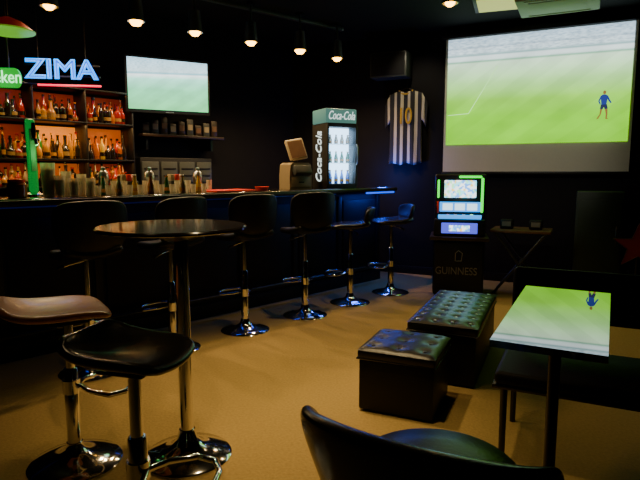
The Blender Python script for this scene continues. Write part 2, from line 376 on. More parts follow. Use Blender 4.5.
# neon signs above the shelf
NA = R(10)
p = at_off(61, 70, OFFS-.42)
t = thing('neon_sign', 'blue neon tube letters sign above the bottle shelf', 'neon sign', p, NA)
dep = p.y*math.cos(PITCH)-(p.z-ZC)*math.sin(PITCH)
wz = 72/540*dep*1.04; hz = 22/540*dep
for zz in (-.25, .25): MB().box((0, .04, zz*hz), (wz*.96, .012, .012)).build('carrier_bar', 'black', t)
text('ZIMA', hz*1.2, 'neon_blue', t, (0, .022, 0), name='letter_body', ext=.004, width=wz*.93)
text('ZIMA', hz*1.2, 'neon_white', t, (0, .01, 0), name='letter_tube', bevel=.0075, kind='outline', width=wz*.94)
MB().tube([(-wz*.3, .0, -hz*.68), (wz*.5, 0, -hz*.68)], .009).build('underline_tube', 'neon_red', t)
for xx in (-.3, .3): MB().tube([(xx*wz, .05, hz*.3), (xx*wz, .05, CZ-p.z)], .004).build('hanging_rod', 'blackmetal', t)
lamp('POINT', p+Vector((.02, -.14, 0)), 1.2, (.03, .15, 1), .1, 'neon_light')
p = at_off(-6, 77, OFFS-.42)
t = thing('neon_sign', 'green lit beer sign at the left end of the bottle shelf', 'sign', p, NA)
dep = p.y*math.cos(PITCH)-(p.z-ZC)*math.sin(PITCH)
wg = 58/540*dep; hg = .15
MB().prism([(-wg/2+.04*math.cos(a)+(wg-.08 if math.cos(a) > 0 else 0)*1, hg/2*math.sin(a)) for a in [R(d) for d in range(-90, 270, 12)]], 0, .05).build('panel', 'neon_green', t)
text('Heineken', .14, 'neon_pale', t, (.0, -.004, 0), ext=.004, width=wg*.86)
MB().tube([(.1, .03, .06), (.1, .03, CZ-p.z)], .008).build('hanging_rod', 'blackmetal', t)
lamp('POINT', p+Vector((.05, -.15, 0)), 1, (.1, 1, .2), .1, 'green_sign_light')
# flat figure for the picture on the screen
def figure(b, xk, zk, hk, y0, y1, a=0, bb=1, c=2, flip=1):
    def pl(pts, mi): b.prism([(xk+x*hk*flip, zk+z*hk) for x, z in pts], y0, y1, mi)
    pl([(-.085, .5), (.08, .5), (.115, .8), (.04, .85), (-.05, .85), (-.12, .8)], a)
    pl([(-.12, .8), (-.19, .63), (-.13, .5), (-.1, .52), (-.14, .63), (-.08, .74)], a); pl([(.115, .8), (.18, .66), (.24, .56), (.2, .54), (.13, .63), (.08, .74)], a)
    pl([(-.095, .51), (.095, .51), (.13, .36), (.03, .34), (0, .42), (-.03, .34), (-.12, .35)], bb)
    pl([(-.11, .35), (-.04, .35), (-.08, .16), (-.15, .02), (-.21, .0), (-.2, .04), (-.12, .17)], c); pl([(.04, .35), (.12, .35), (.13, .17), (.12, .04), (.17, .0), (.07, .0), (.075, .17)], c)
    pl([(.05*math.cos(q), .92+.065*math.sin(q)) for q in [R(d) for d in range(0, 360, 30)]], c)
def strip(b, x0, z0, x1, z1, w, y0, y1, mi=0):
    d = Vector((x1-x0, z1-z0)).normalized()*w/2; n_ = (-d.y, d.x)
    b.prism([(x0-n_[0], z0-n_[1]), (x1-n_[0], z1-n_[1]), (x1+n_[0], z1+n_[1]), (x0+n_[0], z0+n_[1])], y0, y1, mi)
# television
p = at_off(169, 86, 1.6)
tvr = R(29)
t = thing('television', 'wall mounted television showing a football match behind the bar', 'television', p, tvr)
w = .86; h = .56
MB().box((0, .03, 0), (w, .05, h), bev=.008).build('casing', 'black', t)
MB().box((0, .0, .005), (w-.05, .012, h-.06)).build('screen', 'tvpic', t, smooth=False)
MB().box((0, .0, -h/2+.012), (.08, .014, .008)).build('badge', 'steel', t)
MB().box((0, .08, 0), (.3, .06, .2), bev=.01).build('wall_bracket', 'blackmetal', t)
MB().tube([(0, .1, 0), (.0, .32, 0)], .03).build('bracket_arm', 'blackmetal', t)
lamp('AREA', p+Vector((math.sin(tvr), -math.cos(tvr), 0))*.06, 3, (.7, 1, .9), .8, 'tv_light', (R(90), 0, tvr), size_y=.5)
# shelf under the television
a = (at_off(136, 125, 1.95)-P0).dot(U); b = (at_off(217, 125, 1.95)-P0).dot(U)
zs = at_off(175, 137, 1.95).z
t = thing('wall_shelf', 'dark wall shelf below the television', 'shelf', BP((a+b)/2, 1.95), BA)
MB().box((0, 0, zs), (b-a, .28, .03), bev=.004).build('shelf_board', 'wood', t)
for x in (-.4, .4): MB().box((x*(b-a), .05, zs-.08), (.03, .16, .13)).build('bracket', 'blackmetal', t)
for k in range(9):
    s_ = a+.08+(b-a-.16)*k/8
    o = MB().box((0, 0, .06), (.085, .12, .12+.03*(k % 3)), bev=.008).box((0, -.061, .06), (.06, .004, .06), mi=1).build('carton', ['dgrey', 'cream'] if k % 2 else ['wood', 'wood_brown'])
    o.location = BP(s_, 1.95, zs+.02+.015*(k % 3)); o.rotation_euler = (0, 0, BA)
    tag(o, 'small dark carton, %s from the left on the shelf below the television' % ORD[k], 'carton', 'cartons below the television')
# equipment on the back counter under the television
a = (at_off(137, 170, 1.85)-P0).dot(U); b = (at_off(208, 170, 1.85)-P0).dot(U); ht = at_off(170, 158, 1.85).z-.92
t = thing('equipment_rack', 'dim grey equipment rack on the back counter under the wall shelf', 'equipment', BP((a+b)/2, 1.9, .92), BA)
MB().box((0, 0, ht/2), (b-a, .26, ht), bev=.008).build('case', 'black', t)
for k in range(4):
    pn = MB().box((-(b-a)*.375+(b-a)*.25*k, -.133, ht*.52), ((b-a)*.22, .012, ht*.8), bev=.004).build('panel', 'dgrey', t)
    for q in range(5): MB().box((-(b-a)*.375+(b-a)*.25*k, -.141, ht*(.22+.14*q)), ((b-a)*.17, .006, .014)).build('vent_slot', 'black', pn)
tm = MB().lathe([(.022, 0), (.026, .004), (.034, .1), (.031, .1), (.024, .01)], n=16).build('glass', 'glass'); tmesh = tm.data; bpy.data.objects.remove(tm)
for k in range(12):
    o = bpy.data.objects.new('drinking_glass', tmesh); C.objects.link(o)
    o.location = BP(-.3+.14*k, 1.62+.05*(k % 2), .92)
    tag(o, 'clear drinking glass, %s from the left on the back counter under the television' % ORD[k], 'glass', 'glasses on the back counter')
lamp('AREA', BP((a+b)/2, 1.72, zs-.04), .5, (.9, .85, .6), b-a, 'under_shelf_light', (0, 0, BA), size_y=.04)
# ------------------------------------------------------------------ things on the bar
def on_bar(px, off): return BP(bar_s(px, off), off, CT)
p = on_bar(17, .55)
t = thing('storage_jar', 'squat orange jar with a lid at the left end of the bar', 'jar', p)
MB().lathe([(.05, 0), (.062, .01), (.062, .09), (.05, .105)]).build('body', 'b_amber', t); MB().lathe([(.053, .105), (.053, .125), (.02, .13)]).build('lid', 'red', t)
p = on_bar(34, .74)
t = thing('beer_tap', 'tall green lit beer tap tower on the bar', 'beer tap', p, BA)
MB().lathe([(.06, 0), (.06, .015), (.035, .03)]).build('base', 'chrome', t)
MB().box((0, 0, .29), (.06, .05, .52), bev=.016, seg=3).build('column', 'tapgreen', t)
MB().box((0, -.03, .33), (.035, .01, .3), bev=.004).build('front_plate', 'palepanel', t)
sp_ = MB().tube([(0, -.03, .4), (0, -.1, .4), (0, -.12, .36)], .011).build('spout', 'chrome', t)
MB().lathe([(.01, 0), (.017, .05), (.012, .11)], (0, -.07, .41)).build('tap_handle', 'black', sp_)
lamp('POINT', p+Vector((0, 0, .3))-N*.12, .5, (.1, 1, .25), .05, 'tap_light')
def tumbler(px, off, label, col='b_yellow', h=.14, r=.04):
    t = thing('beer_glass', label, 'glass', on_bar(px, off))
    MB().lathe([(r*.75, 0), (r*.8, .006), (r, h), (r*.92, h), (r*.72, .012)]).build('glass_wall', 'glass', t)
    MB().lathe([(r*.7, .012), (r*.88, h*.82)]).build('drink', col, t)
tumbler(49, .62, 'tall glass of golden beer beside the green tap', 'b_yellow', .24, .05)
for k, px in enumerate((60, 67, 74, 82, 91)):
    tumbler(px, .58+.1*(k % 2), '%s from the left of the amber drinks right of the golden beer' % ORD[k], ['b_amber', 'b_gold', 'b_amber', 'b_yellow', 'b_red'][k], [.15, .18, .13, .16, .13][k], .036)
ng = nbq = 0
for k in range(22):
    px = 98+5.3*k
    if k % 3 == 1:
        key = (2, ['green', 'clear', 'yellow', 'amber'][(k//3) % 4])
        if key not in cache: cache[key] = bottle_mesh(2, key[1], .29)
        o = bpy.data.objects.new('small_bottle', cache[key]); o.scale = (.85, .85, .5)
        lab, ct, g = '%s small bottle from the left in the row of glasses on the bar' % ORD[nbq], 'bottle', 'small bottles on the bar'; nbq += 1
    else:
        o = bpy.data.objects.new('shot_glass', tmesh); o.scale = (.75, .75, .75+.3*(k % 2))
        lab, ct, g = '%s clear glass from the left in the row along the bar' % ORD[ng], 'glass', 'glasses lined up on the bar'; ng += 1
    C.objects.link(o); o.location = on_bar(px, .52+.1*(k % 2)); tag(o, lab, ct, g)
for k, (px, kind) in enumerate(((104, 'shaker'), (128, 'caddy'), (150, 'shaker'), (176, 'caddy'), (198, 'shaker'))):
    p = on_bar(px, .8)
    if kind == 'shaker':
        t = thing('cocktail_shaker', 'steel cocktail shaker, %s from left at the back edge of the bar' % ORD[k//2], 'shaker', p, 0, 'cocktail shakers on the bar')
        MB().lathe([(.032, 0), (.036, .01), (.042, .13)]).build('cup', 'steel', t); MB().lathe([(.043, .13), (.036, .17), (.02, .185)]).build('cap', 'steel', t); MB().lathe([(.018, .185), (.018, .21), (.01, .215)]).build('knob', 'steel', t)
    else:
        t = thing('napkin_caddy', 'small black caddy of napkins, %s from left at the back of the bar' % ORD[k//2], 'caddy', p, BA, 'napkin caddies on the bar')
        MB().box((0, 0, .05), (.15, .1, .1), bev=.008).build('holder', 'dgrey', t)
        for q in range(3): MB().box((-.045+.045*q, 0, .125), (.035, .07, .06), bev=.003).build('napkin', ['cream', 'red', 'white'][q], t)
p = on_bar(228, .58)
t = thing('serving_tray', 'flat red serving mat lying on the bar', 'tray', p, BA)
MB().box((0, 0, .006), (.44, .26, .012), bev=.005).build('mat', 'red', t); MB().box((0, 0, .014), (.4, .22, .004)).build('inlay', 'red', t)
lamp('SPOT', p+Vector((-.2, .15, 1.4)), 12, (1, .8, .5), .03, 'bar_mat_fill_light', (R(6), R(8), 0), cone=R(50))  # added spot without a fixture, brightens the mat and counter
p = on_bar(262, .58)
t = thing('ashtray', 'small round red dish on the bar right of the red mat', 'dish', p)
MB().lathe([(.05, 0), (.07, .035), (.062, .035), (.045, .01)]).build('dish', 'red', t); MB().lathe([(.044, .01), (.044, .014)]).build('liner', 'steel', t)
p = on_bar(296, .7)
t = thing('cash_terminal', 'beige cash terminal with tilted screen left of the drinks fridge', 'cash register', p, BA-R(15))
MB().prism([(-.13, 0), (.13, 0), (.13, .14), (.12, .25), (.09, .27), (-.09, .27), (-.12, .25), (-.13, .14)], -.11, .13).build('base', 'tan', t)
d = MB().box((0, -.115, .07), (.22, .01, .1), bev=.003).build('drawer', 'tan', t); MB().box((0, -.124, .07), (.06, .01, .012)).build('handle', 'black', d)
MB().box((0, -.14, .19), (.2, .07, .1), (R(-30), 0, 0), bev=.015).build('keypad', 'dgrey', t)
MB().tube([(0.02, .05, .26), (0.02, .07, .36)], .025).build('neck', 'black', t)
mo = MB().box((0, 0, 0), (.21, .035, .23), bev=.015, seg=3).build('monitor', 'cream', t); mo.location = (.03, .05, .41); mo.rotation_euler = (R(-18), R(-10), 0)
MB().box((0, -.019, 0), (.17, .004, .18)).build('display', 'wood_brown', mo)
# drinks fridge
p = on_bar(334, .6)
FR = R(25)
t = thing('drinks_fridge', 'small glass door drinks fridge with lettered header at bar end', 'fridge', p, FR)
fw, fd, fh = .36, .36, .69
b = MB()
b.box((-fw/2+.012, 0, fh/2), (.024, fd, fh), bev=.004); b.box((fw/2-.012, 0, fh/2), (.024, fd, fh), bev=.004)
b.box((0, 0, .02), (fw-.04, fd-.002, .04)); b.box((0, 0, fh-.02), (fw-.04, fd-.002, .04)); b.box((0, fd/2-.015, fh/2), (fw-.04, .03, fh-.02))
b.build('body', 'fridge', t)
MB().box((0, -.04, fh/2), (fw-.05, .01, fh-.09)).build('lit_interior', 'fridge_in', t)
for z in (.05, .27, .47): MB().box((0, -.11, z), (fw-.052, .12, .006)).build('shelf', 'steel', t)
dr = MB().box((-fw/2+.011, -fd/2-.012, fh/2), (.022, .024, fh-.02), bev=.004).box((fw/2-.011, -fd/2-.012, fh/2), (.022, .024, fh-.02), bev=.004).box((0, -fd/2-.012, .028), (fw-.044, .022, .036)).box((0, -fd/2-.012, fh-.028), (fw-.044, .022, .036)).build('door', 'fridge', t)
MB().box((0, -fd/2-.012, fh/2), (fw-.044, .006, fh-.09)).build('pane', 'pane', dr)
MB().tube([(fw/2-.014, -fd/2-.026, .25), (fw/2-.014, -fd/2-.05, .28), (fw/2-.014, -fd/2-.05, .44), (fw/2-.014, -fd/2-.026, .47)], .007).build('handle', 'steel', dr)
hd = MB().box((0, -.0, fh+.075), (fw+.01, fd*.95, .15), bev=.012).build('header_sign', 'teal', t)
text('Coca-Cola', .125, 'text_white', hd, (0, -fd*.475-.004, fh+.075), shear=.35, width=fw*.86)
text('Coca-Cola', .2, 'text_white', t, (-fw/2-.004, 0, fh*.48), shear=.3, rot=(0, R(-90), R(-90)), width=fh*.78)
FN = Vector((math.sin(FR), -math.cos(FR), 0)); FU = Vector((math.cos(FR), math.sin(FR), 0))
lamp('AREA', p+Vector((0, 0, .37))+FN*(fd/2+.05), 2, (.5, .75, 1), .25, 'fridge_light', (R(90), 0, FR), size_y=.5)
for r_, z in enumerate((.053, .273, .473)):
    for k in range(4):
        key = (2, ['blue', 'green', 'clear'][r_])
        if key not in cache: cache[key] = bottle_mesh(2, key[1], .29)
        o = bpy.data.objects.new('drink_bottle', cache[key]); C.objects.link(o); o.scale = (.7, .7, [.5, .42, .34][r_])
        o.location = p+FU*(-.105+.07*k)+FN*.115+Vector((0, 0, z))
        tag(o, '%s bottle, %s from the left on the %s shelf inside the fridge' % (key[1], ORD[k], ['bottom', 'middle', 'top'][r_]), 'bottle', 'bottles inside the drinks fridge')
# ------------------------------------------------------------------ bar stools
def shell_rows(rows, name, m, parent, thick=.045, n=8):
    b = MB(); vs = []
    for (y, z, hw, yt, zt) in rows:
        vs.append([b.bm.verts.new((hw*q, y+yt*q*q, z+zt*q*q)) for q in [-1+2*j/n for j in range(n+1)]])
    for i in range(len(vs)-1):
        for j in range(n): b.bm.faces.new((vs[i][j], vs[i][j+1], vs[i+1][j+1], vs[i+1][j]))
    return soft(b.build(name, m, parent, ang=180), thick, 2)
def stool_base(t, H, foot=.3, yaw=0):
    MB().lathe([(.2, 0), (.2, .006), (.19, .014), (.14, .026), (.07, .042), (.04, .07), (.034, .1)], n=40).build('base', 'chrome', t)
    MB().lathe([(.03, .09), (.03, H*.62), (.026, H*.63)], n=24).build('column', 'chrome', t)
    MB().lathe([(.02, H*.6), (.02, H-.05), (.06, H-.045), (.07, H-.03)], n=24).build('gas_lift', 'chrome', t)
    pts = [(0, -.03, foot+.02), (-.08, -.06, foot+.01), (-.15, -.13, foot), (-.14, -.2, foot), (-.08, -.245, foot), (0, -.26, foot), (.08, -.245, foot), (.14, -.2, foot), (.15, -.13, foot), (.08, -.06, foot+.01)]
    f = MB().tube(pts, .011, 10, True).build('footrest', 'chrome', t)
    MB().lathe([(.037, foot-.01), (.037, foot+.05)], n=20).build('collar', 'chrome', f)
    lv = MB().tube([(.02, .02, H-.06), (.12, .06, H-.07), (.17, .07, H-.08)], .006).build('lever', 'chrome', t)
    MB().tube([(.15, .066, H-.076), (.19, .074, H-.084)], .01).build('lever_grip', 'black', lv)
def back_stool(label, loc, rz, H=.8):
    t = thing('bar_stool', label, 'bar stool', loc, rz, 'black bar stools with backs along the bar')
    stool_base(t, H)
    shell_rows([(-.2, H-.03, .1, .0, 0), (-.19, H, .17, .01, .0), (-.08, H+.005, .2, 0, .015), (.06, H, .205, 0, .02), (.15, H+.015, .19, 0, .03), (.17, H+.03, .15, 0, .03)], 'seat', 'leather_soft', t, .055)
    shell_rows([(.15, H+.02, .16, -.03, 0), (.18, H+.06, .19, -.05, .0), (.2, H+.15, .215, -.08, 0), (.215, H+.25, .215, -.09, 0), (.22, H+.31, .2, -.08, -.01), (.222, H+.335, .14, -.04, -.01)], 'backrest', 'leather_soft', t, .04)
    return t
s0 = 225.6
lab = ['leftmost black backed bar stool along the bar, beside the round table', 'black backed bar stool second from left along the bar, behind the round table',
       'black backed bar stool third from left, with broad rounded back', 'black backed bar stool fourth from left along the bar',
       'black backed bar stool fifth from left, set lower than its neighbours', 'black backed bar stool at the right end of the bar']
sp = [(-1.50, 3.41), (-1.09, 3.88), (-.62, 4.35), (-.137, 4.82), (.30, 5.30), (.765, 5.76)]
a = back_stool(lab[0], (sp[0][0], sp[0][1], 0), R(s0-5))
rz = [0, 8, -5, -14, 40, 55]
for k in range(1, 4): dup(a, (sp[k][0], sp[k][1], 0), R(s0+rz[k]), lab[k])
def low_stool(label, loc, rz, H=.79):
    t = thing('bar_stool', label, 'bar stool', loc, rz, 'black bar stools with backs along the bar')
    stool_base(t, H)
    shell_rows([(-.2, H-.03, .1, .0, 0), (-.19, H, .17, .01, .0), (-.08, H+.005, .2, 0, .015), (.06, H, .205, 0, .02), (.15, H+.015, .19, 0, .03), (.17, H+.03, .15, 0, .03)], 'seat', 'leather', t, .055)
    shell_rows([(.15, H+.02, .16, -.03, 0), (.19, H+.08, .2, -.06, .0), (.205, H+.15, .2, -.07, -.01), (.21, H+.175, .14, -.04, -.01)], 'backrest', 'leather_soft', t, .04)
    return t
a = low_stool(lab[4], (sp[4][0], sp[4][1], 0), R(s0+rz[4]))
dup(a, (sp[5][0], sp[5][1], 0), R(s0+rz[5]), lab[5])
# foreground wave seat stools
def wave_stool(label, loc, rz, H, m, k=1, seat_shift=0):
    t = thing('wave_bar_stool', label, 'bar stool', loc, rz, 'backless stools around the round table')
    stool_base(t, H, .34)
    rows = [(-.195, -.03, .12, .02, 0), (-.185, -.002, .16, .01, .008), (-.11, .008, .175, 0, .022), (0, 0, .18, 0, .032), (.09, .006, .18, 0, .03), (.15, .03, .175, -.01, .018), (.185, .058, .16, -.02, 0), (.19, .068, .11, -.015, 0)]
    o = shell_rows([(y*k+seat_shift, H+z, hw*k, yt, zt) for y, z, hw, yt, zt in rows], 'seat', m, t, .034)
    MB().box((0, 0, H-.045), (.16, .16, .012), bev=.003).build('mounting_plate', 'blackmetal', t)
    return t
pA = at_z(76, 462, 0); wave_stool('backless bar stool with brown sheen seat at the left picture edge', pA, R(122), .705, 'leather_warm_sheen', 1.12, .04)
wave_stool('backless black bar stool nearest the camera, before the round table', (-.58, 1.62, 0), R(75), .745, 'leather', .88)
# round high table
p = at_z(188, 455, 0)
t = thing('high_table', 'round dark pedestal high table among the bar stools', 'table', p)
MB().lathe([(.27, 1.046), (.31, 1.048), (.322, 1.054), (.322, 1.062), (.315, 1.068)], (-.035, 0, 0), n=56).build('tabletop', 'tabletop', t)
MB().lathe([(.03, .08), (.03, 1.01)], n=24).build('column', 'chrome', t)
MB().lathe([(.2, 0), (.2, .006), (.19, .015), (.13, .03), (.07, .055), (.045, .09), (.035, .13)], n=48).build('base', 'chrome', t)
MB().lathe([(.035, 1.0), (.12, 1.03), (.13, 1.046)], (-.02, 0, 0), n=32).build('top_flange', 'blackmetal', t)
# ------------------------------------------------------------------ ottomans
def tufted(t, wx, wy, z0, hh, nx, ny, m, dip=.009):
    bts = [(-wx/2+wx*(i+.5)/nx, -wy/2+wy*(j+.5)/ny) for i in range(nx) for j in range(ny)]
    def hgt(x, y):
        e = (1-abs(2*x/wx)**10)*(1-abs(2*y/wy)**10); q = z0+hh*e
        for bx, by in bts: q -= dip*math.exp(-((x-bx)**2+(y-by)**2)/(.0006 if nx > 3 else .0011))
        return q
    o = MB().grid(lambda u, v: (-wx/2+wx*u, -wy/2+wy*v, hgt(-wx/2+wx*u, -wy/2+wy*v)), int(wx*90), int(wy*90)).box((0, 0, z0-.025), (wx, wy, .05), bev=.012).build('cushion', m, t, ang=70)
    for bx, by in bts:
        MB().lathe([(.011, 0), (.010, .004), (.005, .006)], (bx, by, z0+hh-dip-.001), n=12).build('button', 'steel' if m == 'leather_top' and nx > 3 else m, o)
t = thing('cube_ottoman', 'small black leather cube ottoman on the carpet', 'ottoman', (.48, 2.93, 0), R(-24))
MB().box((0, 0, .155), (.41, .41, .29), bev=.012).build('body', 'leather_soft', t)
tufted(t, .425, .425, .345, .024, 3, 3, 'leather_top', .01)
MB().tube([(x*.212, y*.212, .3) for x, y in ((-1, -1), (1, -1), (1, 1), (-1, 1))], .006, 8, True).build('piping', 'leather', t)
for x in (-.16, .16):
    for y in (-.16, .16): MB().cyl((x, y, 0), (x, y, .015), .022, .022).build('foot', 'black', t)
t = thing('bench_ottoman', 'long black tufted ottoman bench behind the cube ottoman', 'ottoman', (.94, 3.64, 0), R(-24))
MB().box((0, 0, .165), (.41, .98, .31), bev=.012).build('body', 'leather_soft', t)
tufted(t, .43, 1.0, .375, .022, 4, 8, 'leather_top', .011)
MB().tube([(x*.213, y*.498, .327) for x, y in ((-1, -1), (1, -1), (1, 1), (-1, 1))], .006, 8, True).build('piping', 'leather', t)
for x in (-.16, .16):
    for y in (-.44, .44): MB().cyl((x, y, 0), (x, y, .015), .022, .022).build('foot', 'black', t)
# ------------------------------------------------------------------ bench with a thin back
t = thing('padded_bench', 'low black padded bench with thin back, behind the mirror topped table', 'bench', (1.43, 1.96, 0), SA)
MB().box((0, .27, .355), (1.5, .5, .02), bev=.005).build('seat_frame', 'blackmetal', t)
for x in (-.375, .375):
    MB().box((x, .26, .395), (.735, .5, .06), bev=.025, seg=4).build('seat_cushion', 'sofa', t)
    o = MB().box((0, 0, 0), (.72, .06, .26), bev=.025, seg=4).build('back_cushion', 'sofa', t); o.location = (x, .56, .68); o.rotation_euler = (R(-6), 0, 0)
for x in (-.7, 0, .7): MB().tube([(x, .53, .36), (x, .6, .79)], .014).build('back_post', 'blackmetal', t)
for x in (-.7, .7):
    for y in (.05, .48): MB().cyl((x, y, 0), (x, y, .35), .014, .016).build('leg', 'blackmetal', t)
# mirror table
t = thing('mirror_table', 'narrow pedestal table whose glossy top mirrors the projected match', 'table', (.815, 1.80, 0), R(-28.4))
o = MB().box((0, 0, 0), (.31, .75, .022)).build('tabletop', 'gloss', t, smooth=False); o.location = (0, 0, .81); o.rotation_euler = (R(1.7), 0, 0)
MB().box((0, -.05, .787), (.16, .3, .02), bev=.004).build('top_plate', 'blackmetal', t)
MB().lathe([(.02, .05), (.02, .78)], (0, -.05, 0), n=20).build('post', 'blackmetal', t)
MB().lathe([(.17, 0), (.17, .012), (.06, .03), (.025, .06)], (0, -.05, 0), n=36).build('base', 'blackmetal', t)
# foreground armchair
t = thing('armchair', 'black leather armchair with curved low back, nearest the camera', 'armchair', (.315, 1.37, 0), R(-30+180))
b = MB()
b.lathe([(.2, .40), (.24, .41), (.255, .44), (.25, .48), (.22, .51), (.12, .525), (.02, .528)], n=44)
for v_ in b.bm.verts: v_.co.x *= .98; v_.co.y *= 1.02
b.build('seat', 'leather_top', t)
b = MB(); vs = []
rows = [(.38, .22, .22), (.46, .25, .25), (.55, .28, .265), (.64, .305, .285), (.69, .312, .295), (.71, .297, .297)]
n = 18
for z, hwid, yb in rows:
    ring = []
    for j in range(n+1):
        q = -1+2*j/n; k = (z-.36)/.37
        ring.append(b.bm.verts.new((hwid*math.sin(q*PI/2*.92)/math.sin(PI/2*.92), yb-.16*abs(q)**2.2, z-.05*k*abs(q)**4)))
    vs.append(ring)
for i in range(len(vs)-1):
    for j in range(n): b.bm.faces.new((vs[i][j], vs[i][j+1], vs[i+1][j+1], vs[i+1][j]))
soft(b.build('backrest', 'leather', t, ang=180), .05, 2, 0)
MB().lathe([(.2, .33), (.21, .34), (.21, .405)], n=36).build('seat_frame', 'blackmetal', t)
for x in (-.16, .16):
    for y in (-.16, .16): MB().cyl((x*1.25, y*1.25, 0), (x*.9, y*.9, .35), .013, .02).build('leg', 'blackmetal', t)
# ------------------------------------------------------------------ projection screen
dS = .1
bl, br = at_S(443.5, 173, dS), at_S(627, 173, dS); zt_ = at_S(443, 40, dS).z; zb = at_S(444, 173, dS).z; zp = at_S(444, 146, dS).z
W = (br-bl).length; cpt = (bl+br)/2
t = thing('projection_screen', 'large pull down projection screen showing a football match', 'projection screen', (cpt.x, cpt.y, 0), SA)
MB().box((0, .02, (zt_+zb)/2), (W+.03, .006, zt_-zb)).build('fabric', 'fabric', t, smooth=False)
MB().box((0, .02, zb-.0), (W+.05, .03, .035), bev=.01).build('bottom_bar', 'black', t)
MB().box((0, .03, zt_+.04), (W+.12, .09, .08), bev=.015).build('roller_case', 'black', t)
pic = MB().box((0, .012, (zt_+zp)/2), (W-.03, .004, zt_-zp-.02)).build('picture', 'pic', t, smooth=False)
q0 = at_S(603, 119, dS); xk = (q0-Vector((cpt.x, cpt.y, 0))).dot(V); zk = q0.z; hk = at_S(603, 90, dS).z-zk
b = MB(); figure(b, xk, zk, hk, .006, .0095)
b.build('player_image', ['p_blue', 'p_dark', 'p_skin'], pic, smooth=False)
PH = zt_-zp
b = MB()
strip(b, -.2*W, zp+.72*PH, -.36*W, zp+.3*PH, .007, .0085, .0099); strip(b, -.36*W, zp+.3*PH, -.485*W, zp+.29*PH, .007, .0085, .0099)
b.build('pitch_line_image', 'p_line', pic, smooth=False)
lamp('AREA', Vector((cpt.x, cpt.y, (zt_+zp)/2))+NS*.03, 5, (.7, 1, .45), W*.9, 'screen_light', (R(90), 0, SA), size_y=1.1)
pj = Vector((cpt.x, cpt.y, 0))+NS*3.4; pj.z = 2.85
lamp('SPOT', pj, 70, (1, .98, .8), .05, 'projector_spill_light', (Vector((cpt.x, cpt.y, 1.5))-pj).to_track_quat('-Z', 'Y').to_euler(), cone=R(36))
# jersey
p = at_S(405, 164, .06); ph = at_S(405, 88, .06).z-p.z
t = thing('football_jersey', 'black and white striped football jersey hung on the wall', 'jersey', p, SA)
hw = .205
def jz(x, v):
    top = ph*(1-.08*abs(x)/hw-.05*math.exp(-(x/.07)**2)); return top*v
b = MB().grid(lambda u, v: (((-1+2*u)*hw*(1-.03*math.sin(v*PI))), -.012+.012*math.sin((-1+2*u)*9+v*2)-.012*math.sin(u*PI), jz((-1+2*u)*hw, v)+.012*math.sin(u*14)*(1-v)), 24, 22)
for s in (-1, 1):
    b.grid(lambda u, v: (s*(hw*.92+(.085-.01*v)*u), -.004+.01*math.sin(u*8+v*3), ph*(.93-.15*u**1.3)-(ph*.34)*v*(1-.1*u)), 8, 8)
o = b.build('shirt', 'jersey', t, ang=180); m = o.modifiers.new('cloth', 'SOLIDIFY'); m.thickness = .012
MB().tube([(.085*math.cos(a), -.02, ph*.97+.05*math.sin(a)) for a in [R(180+15*d) for d in range(13)]], .011).build('collar', 'gold', t)
text('10', ph*.3, 'gold', t, (0, -.05, ph*.62), name='number', ext=.003, width=.15, bevel=.003)
MB().tube([(-.17, .01, ph*.93), (0, .01, ph*1.0), (0, .01, ph*1.05), (.02, .01, ph*1.08), (.0, .01, ph*1.1)], .006).tube([(.17, .01, ph*.93), (0, .01, ph)], .006).build('hanger', 'wood', t)
lamp('SPOT', at_S(400, 60, .9)+Vector((0, 0, .4)), 24, (1, .86, .6), .04, 'jersey_fill_light', (R(50), 0, SA), cone=R(60))  # added fill so the jersey stands out; no fixture here
# wall speaker
p = at_S(391, 66, .17)
t = thing('wall_speaker', 'black loudspeaker box on the wall above the jersey', 'speaker', p, SA)
MB().box((0, 0, 0), (.46, .24, .3), bev=.012).build('cabinet', 'dgrey', t); MB().box((0, -.122, 0), (.42, .012, .26), bev=.004).build('grille', 'grille', t); MB().box((0, .13, 0), (.1, .06, .1)).build('wall_bracket', 'blackmetal', t)
# ------------------------------------------------------------------ game machine and its stand
g0 = at_z(457, 294, 0); gz = .63
t = thing('machine_stand', 'black lettered stand under the lit game machine', 'stand', g0, R(-14))
MB().box((0, .1, .3), (.52, .46, .58), bev=.03, seg=3).build('body', 'black', t)
MB().box((0, .1, .61), (.6, .5, .04), bev=.01).build('top', 'wood', t)
text('GUINNESS', .11, 'text_dim', t, (-.02, -.134, .27), ext=.003, width=.42)
MB().tube([(-.03, -.133, .38), (-.03, -.133, .46), (.0, -.133, .49), (.04, -.133, .46), (.03, -.133, .38)], .004, 8, True).build('emblem', 'text_dim', t)
for x in (-.2, .2):
    for y in (-.08, .28): MB().cyl((x, y, 0), (x, y, .02), .025).build('foot', 'black', t)
t = thing('game_machine', 'tabletop game machine with bright screen and green lights', 'game machine', (g0.x, g0.y, gz), R(-14))
gw = .52; gh = at_off(457, 176, (g0-P0).dot(N)).z-gz+.02
b = MB().box((0, .14, gh/2), (gw, .24, gh), bev=.02, seg=3).box((0, .0, .09), (gw, .2, .18), bev=.015)
b.build('cabinet', 'black', t)
MB().box((0, .008, gh*.76), (gw*.62, .04, gh*.28), bev=.006).build('display', 'game', t)
fr = MB().box((0, .016, gh*.47), (gw*.8, .02, gh*.16), bev=.006).build('reel_window', 'game_blue', t)
for k in (-1, 0, 1): MB().box((k*gw*.24, .003, gh*.47), (gw*.2, .008, gh*.11), bev=.004).build('reel', 'game_white', fr)
MB().box((0, -.05, .2), (gw*.84, .14, .03), (R(-14), 0, 0), bev=.006).build('control_deck', 'game_blue', t)
for k in range(4): MB().lathe([(.02, 0), (.02, .014), (.012, .02)], (-.12+.08*k, -.07, .212), n=16).build('button', ['red', 'gold', 'white', 'neon_pale'][k], t)
